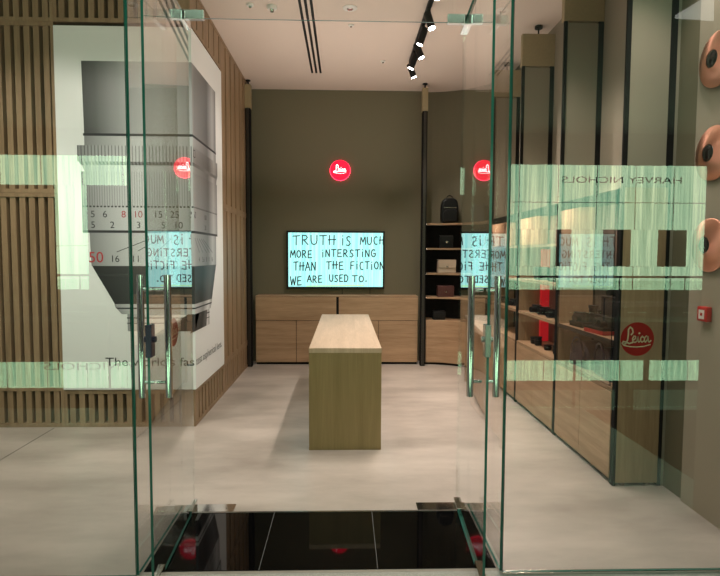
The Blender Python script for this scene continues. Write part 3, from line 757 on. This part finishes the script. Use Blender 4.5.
for y, dirn, lab in heads:
    r = thing('track_spotlight', (.8, y, HC-.036), 'black cylinder spotlight on the ceiling track, ' + lab, 'spotlight', 'spotlights on the ceiling track')
    d = Vector((dirn[0]*.42, dirn[1]*.42, -1)).normalized()
    c0 = Vector((.8, y, HC-.036)); m = MB(); m.lathe([(.018, -.001), (.018, -.05)], c0, n=16); m.build('stem', BLACK, r)
    a = c0 + Vector((0, 0, -.085)) - d*.06; b_ = a + d*.17
    m = MB(); m.tube([a, a+d*.004, b_], [.030, .036, .036], 24); m.build('housing', BLACK, r)
    m = MB(); m.tube([b_+d*.001, b_+d*.003], [.032, .032], 24); m.build('lamp_face', LAMP, r)
    SPOTS.append((b_+d*.02, d))
# ------------------------------------------------------------------ entrance glass
TG = .006
def pane(name, parent, *b, thin='y', mat=None):
    m = MB(); m.box(*b, edge=1, thin=thin, noback=(thin == 'x'), clear=2); return m.build(name, [mat or GLASS, GEDGE, CLEAR], parent)
w1 = sroot('window_1', (-2.5, YS, 0)); pane('glass_pane', w1, -4.15, XL-TG, YS-TG, YS+TG, .012, HC)
m = MB(); m.box(-4.15, XL-TG, YS-.012, YS+.012, 0, .011); m.build('window_sill', STEEL, w1)
w2 = sroot('window_2', (1.4, YS, 0)); pane('glass_pane', w2, XR+TG, WRX-.003, YS-TG, YS+TG, .012, HC)
m = MB(); m.box(XR+TG, WRX-.003, YS-.012, YS+.012, 0, .011); m.build('window_sill', STEEL, w2)
w3 = sroot('window_3', (XL, 3, 0)); pane('glass_pane', w3, XL-TG, XL+TG, YS+TG+.001, YH+.02, .012, HC, thin='x')
w4 = sroot('window_4', (XR, 3, 0)); pane('glass_pane', w4, XR-TG, XR+TG, YS+TG+.001, YH+.02, .012, HC, thin='x')
DH = 2.975
w5 = sroot('window_5', (-.1, YH, DH)); pane('glass_pane', w5, XL+TG+.001, XR-TG-.001, YH-TG, YH+TG, DH+.006, HC)
def decal(win, x, y, z, axis, rad, lab):
    m = MB()
    if axis == 'y': m.lathe([(rad, -.0008), (rad, 0)], (x, y, z), 'y', 48)
    else: m.lathe([(rad, 0), (rad, .0008)], (x, y, z), 'x', 48)
    o = m.build('logo_disc', RED, win); o['label'] = lab
    m = MB()
    if axis == 'y': script(m, x-.002, z, rad*1.75, lambda a, b: (a, y-.0014, b), .04)
    else: script(m, y-.002, z, rad*1.75, lambda a, b: (x+.0014, a, b), .05)
    q = m.build('script_lettering', CREAM, o)
    return o
decal(w2, 1.43, YS-TG-.001, 1.185, 'y', .083, 'dark red round sticker with cream script')
decal(w3, XL+TG+.0005, 3.19, 1.13, 'x', .083, 'red round sticker with cream script')
# overhead patch fittings
PVX = (-.937, .708)
for k, x in enumerate(PVX):
    m = MB(); m.box(x-.10, x+.10, YH-.017, YH+.017, DH-.002, DH+.052); m.build('patch_fitting', STEEL, w5, bevel=.003)
def door(n, px, side, ang):
    """leaf pivoted at px, swung out towards the street"""
    M = Matrix.Translation((px, YH, 0)) @ Matrix.Rotation(ang, 4, 'Z')
    r = sroot('door_%d' % n, (px, YH, 0)); LW = .86
    m = MB(M); m.box(-TG, TG, -LW, -.005, .012, DH-.008, edge=1, thin='x', clear=2, noback=True); m.build('glass_leaf', [GLASS, GEDGE, CLEAR], r)
    for nme, z0, z1 in (('bottom_patch', .006, .055), ('top_patch', DH-.055, DH-.004)):
        m = MB(M); m.box(-.016, .016, -.135, .022, z0, z1); m.build(nme, CHROME, r, bevel=.003)
    m = MB(M); m.box(-.016, .016, -LW+.005, -LW+.15, .006, .065); m.build('bottom_lock', CHROME, r, bevel=.003)
    m = MB(M); m.box(-.014, .014, -LW-.003, -LW+.055, 1.12, 1.27); m.lathe([(.014, -.026), (.014, .026)], (0, -LW+.03, 1.20), 'x', 20); m.build('centre_lock', plain('lock_%d' % n, (.09, .07, .12) if n == 1 else (.45, .44, .42), .25, .8), r, bevel=.003)
    yh = -LW+.10
    for s in (-1, 1):
        m = MB(M); m.tube([(s*.062, yh, .912), (s*.062, yh, 1.493)], .0165, 20); h = m.build('pull_handle', CHROME, r)
        for z in (.985, 1.425):
            m = MB(M); m.tube([(s*.007, yh, z), (s*.046, yh, z)], .009, 12); m.build('standoff', CHROME, h)
    return r
door(1, PVX[0], -1, math.radians(3.2))
door(2, PVX[1], 1, math.radians(-3.2))
for k, (x0, x1) in enumerate(((PVX[0]-.06, PVX[0]+.25), (PVX[1]-.25, PVX[1]+.06))):
    o = thing('floor_spring_cover', ((x0+x1)/2, YH, 0), ['left', 'right'][k] + ' polished steel pivot cover plate set in the floor', 'floor plate', 'pivot cover plates')
    m = MB(); m.box(max(x0, XL+.01), min(x1, XR-.01), YH-.042, YH+.055, .0008, .0055); m.build('plate', CHROME, o)
    m = MB()
    for xx in (x0+.05, x1-.05): m.lathe([(.006, .0056), (.006, .0068)], (xx, YH, 0), n=12)
    m.build('screw', STEEL, o)

# ------------------------------------------------------------------ the arcade behind the camera (seen mirrored in the glass)
FY = 2*YS - 14.0
GREEN = streaks('backlit_green_glass', (.12, .40, .24), (.74, 1.0, .62), 5.0, (13, 1, .3))
def fascia(x0, x1, z0, z1, label, grp='backlit green fascia panels', joints=()):
    r = thing('light_panel', ((x0+x1)/2, FY, z0), label, 'lit panel', grp)
    m = MB(); m.box(x0, x1, FY-.05, FY, z0, z1); m.build('diffuser', GREEN, r)
    m = MB(); step = 1.02; k = int((x1-x0)/step)
    for i in range(1, k+1): m.box(x0+i*step-.008, x0+i*step+.008, FY+.001, FY+.004, z0, z1)
    h = z1-z0
    if h > 1: m.box(x0, x1, FY+.001, FY+.004, z0+h*.42-.008, z0+h*.42+.008)
    if k or h > 1: m.build('joint_strips', BLACKM, r)
    else: m.bm.free()
    return r
sx = lambda p: seen(p, 230, 14.0)[0]
sz = lambda p: seen(345, p, 14.0)[1]
fascia(sx(440), sx(730), sz(228), sz(163), 'long upper lit green panel across the arcade under the shop name')
fascia(sx(440), sx(730), sz(289), sz(265.5), 'long lower lit green panel under the small windows across the arcade')
for a, b, l in ((440, 556, 'left'), (572, 603, 'middle'), (632, 658, 'right'), (688, 730, 'far right')):
    fascia(sx(a), sx(b), sz(265.3), sz(228.2), 'short lit green panel between windows across the arcade, ' + l)
fascia(sx(-80), sx(432), sz(187), sz(158), 'shallow lit green band high across the arcade on the left')
fascia(sx(56), sx(87), sz(290), sz(187.4), 'upright lit green pier across the arcade on the left')
fascia(sx(-80), sx(300), sz(387), sz(362), 'lit green band on the level below, left')
fascia(sx(430), sx(648), sz(381), sz(361), 'lit green band on the level below, middle')
fascia(sx(655), sx(760), sz(381), sz(361), 'lit green band on the level below, right')
GDIM = streaks('dim_green_glass', (.05, .10, .06), (.12, .2, .12), 1.6, (3.5, 1, .22))
for a, b, l in ((430, 620, 'left'), (640, 760, 'right')):
    r = thing('shopfront_glazing', (sx((a+b)/2), FY, sz(411)), 'dim green glazing below the lower lit band, ' + l, 'glazing')
    m = MB(); m.box(sx(a), sx(b), FY-.05, FY, sz(411), sz(391)); m.build('diffuser', GDIM, r)
m = MB(); m.box(-12, 12, FY-.3, FY-.051, -4.5, 6.5)
struct(m.build('wall_opposite', plain('arcade_wall', (.07, .055, .04), .7)))
m = MB(); m.box(-12, 12, FY+.01, -7.6, -.45, 0)
struct(m.build('floor_opposite', plain('arcade_slab', (.12, .11, .10), .5)))
def sign(x0, x1, z, h, label):
    m = MB(); w = x1-x0
    # reads from the shop side: rightwards means towards -X
    put_text(m, 'HARVEY NICHOLS', 0, z, h, lambda a, b: (x1-a, FY+.02, b), width=w)
    o = m.build('store_sign', INK); o.location = (0, 0, 0)
    return tag(o, label, 'sign')
sign(sx(560), sx(679), sz(181), .17, 'dark store name letters on the long upper green panel')
sign(sx(40), sx(190), sz(369), .19, 'dark store name letters on the lower level green band')
def rail_run(y, x0, x1, label, step):
    r = thing('balustrade', (0, y, 0), label, 'balustrade')
    m = MB(); m.tube([(x0, y, 1.09), (x1, y, 1.09)], .028, 12); m.build('handrail', STEEL, r)
    m = MB()
    m.box(x0, x1, y-.006, y+.006, .0, 1.0); m.build('glass_panel', glass('rail_glass', (.9, .96, .93), .04), r)
    n = int((x1-x0)/step)
    for k in range(n+1):
        xx = x0+k*step
        m = MB(); m.tube([(xx, y+.02, .002), (xx, y+.02, 1.06)], .014, 8); m.build('post', STEEL, r)
    return r
rail_run(-7.65, -11, 11, 'steel and glass balustrade on the far side of the void', 1.6)
rail_run(-.37, -4, 4, 'steel and glass balustrade right behind the viewer', 1.6)
m = MB(); m.box(-12, 12, FY, YS-.03, HC+.75, HC+.9)
struct(m.build('ceiling_concourse', plain('arcade_ceiling', (.10, .09, .08), .8)))
lp = thing('ceiling_light_panel', (5, -1.5, HC+.7), 'white light panel in the arcade ceiling', 'ceiling light')
M = Matrix.Translation((4.30, -1.97, HC+.70)) @ Matrix.Rotation(math.radians(-6), 4, 'Z')
m = MB(M); m.box(0, 1.4, 0, .9, 0, .04); m.build('diffuser', plain('slot_light', (1, 1, 1), .5, emit=(1, .97, .9), es=1.4), lp)

# ------------------------------------------------------------------ lights
def look(o, d): o.rotation_euler = Vector(d).to_track_quat('-Z', 'Y').to_euler()
WARM = (1, .88, .78)
def spot(p, d, e, size=75, blend=.6, col=WARM, rad=.04):
    l = bpy.data.lights.new('spot_beam', 'SPOT'); l.energy = e; l.spot_size = math.radians(size); l.spot_blend = blend; l.color = col; l.shadow_soft_size = rad
    o = bpy.data.objects.new('spot_beam', l); C.objects.link(o); o.location = p; look(o, d); return o
def area(p, d, e, sx_, sy_, col=WARM):
    l = bpy.data.lights.new('fill_light', 'AREA'); l.shape = 'RECTANGLE'; l.size = sx_; l.size_y = sy_; l.energy = e; l.color = col
    o = bpy.data.objects.new('fill_light', l); C.objects.link(o); o.location = p; look(o, d); return o
for p, d in SPOTS: spot(p, d, 88, 95)
# downlights further left / near the entrance
spot((-.75, 5.4, HC-.03), (.1, .1, -1), 60, 100)
spot((-.75, 3.9, HC-.03), (-.1, .1, -1), 70, 100)
for x in (-3.5, -2.6, -1.8): spot((x, 3.75, HC-.03), (0, .40, -1), 46, 85)
for x in (-3.0, -2.0): spot((x, 3.2, HC-.03), (0, 0, -1), 80, 110)
for x in (1.2, 1.85): spot((x, 3.0, HC-.03), (.0, .05, -1), 75, 80)
# added fill lamps that belong to no fixture
area((.15, 5.9, 2.45), (0, 0, 1), 27, 2.6, 3.2, (1, .90, .80))  # unseen upward fill that brightens the shop ceiling and upper walls
area((-2.3, 4.0, 3.0), (0, .1, 1), 4, 2.4, 1.2, (1, .90, .80))  # same unseen upward fill in front of the slatted wall
area((0, 1.5, 4.62), (0, .8, -.6), 88, 6, .8, (.66, 1, .76))  # extra green lamp standing in for spill from the arcade panels
wd = bpy.data.worlds.new('world'); SC.world = wd; wd.use_nodes = True
wd.node_tree.nodes['Background'].inputs[0].default_value = (1, .93, .84, 1); wd.node_tree.nodes['Background'].inputs[1].default_value = .14

# ------------------------------------------------------------------ camera
cam = bpy.data.cameras.new('camera'); cam.lens = 27.0; cam.sensor_width = 36; cam.sensor_fit = 'HORIZONTAL'; cam.clip_start = .02
co = bpy.data.objects.new('view_camera', cam); C.objects.link(co)
co.location = (0, 0, EYE)
co.rotation_euler = CAMR.to_euler()
SC.camera = co
vs = SC.view_settings; vs.view_transform = 'Standard'; vs.look = 'None'; vs.gamma = 1; vs.use_curve_mapping = False; vs.exposure = 0.06
SC.cycles.use_denoising = True
SC.cycles.max_bounces = 14; SC.cycles.transparent_max_bounces = 24; SC.cycles.glossy_bounces = 8; SC.cycles.diffuse_bounces = 5
SC.cycles.sample_clamp_indirect = 8; SC.cycles.caustics_reflective = False
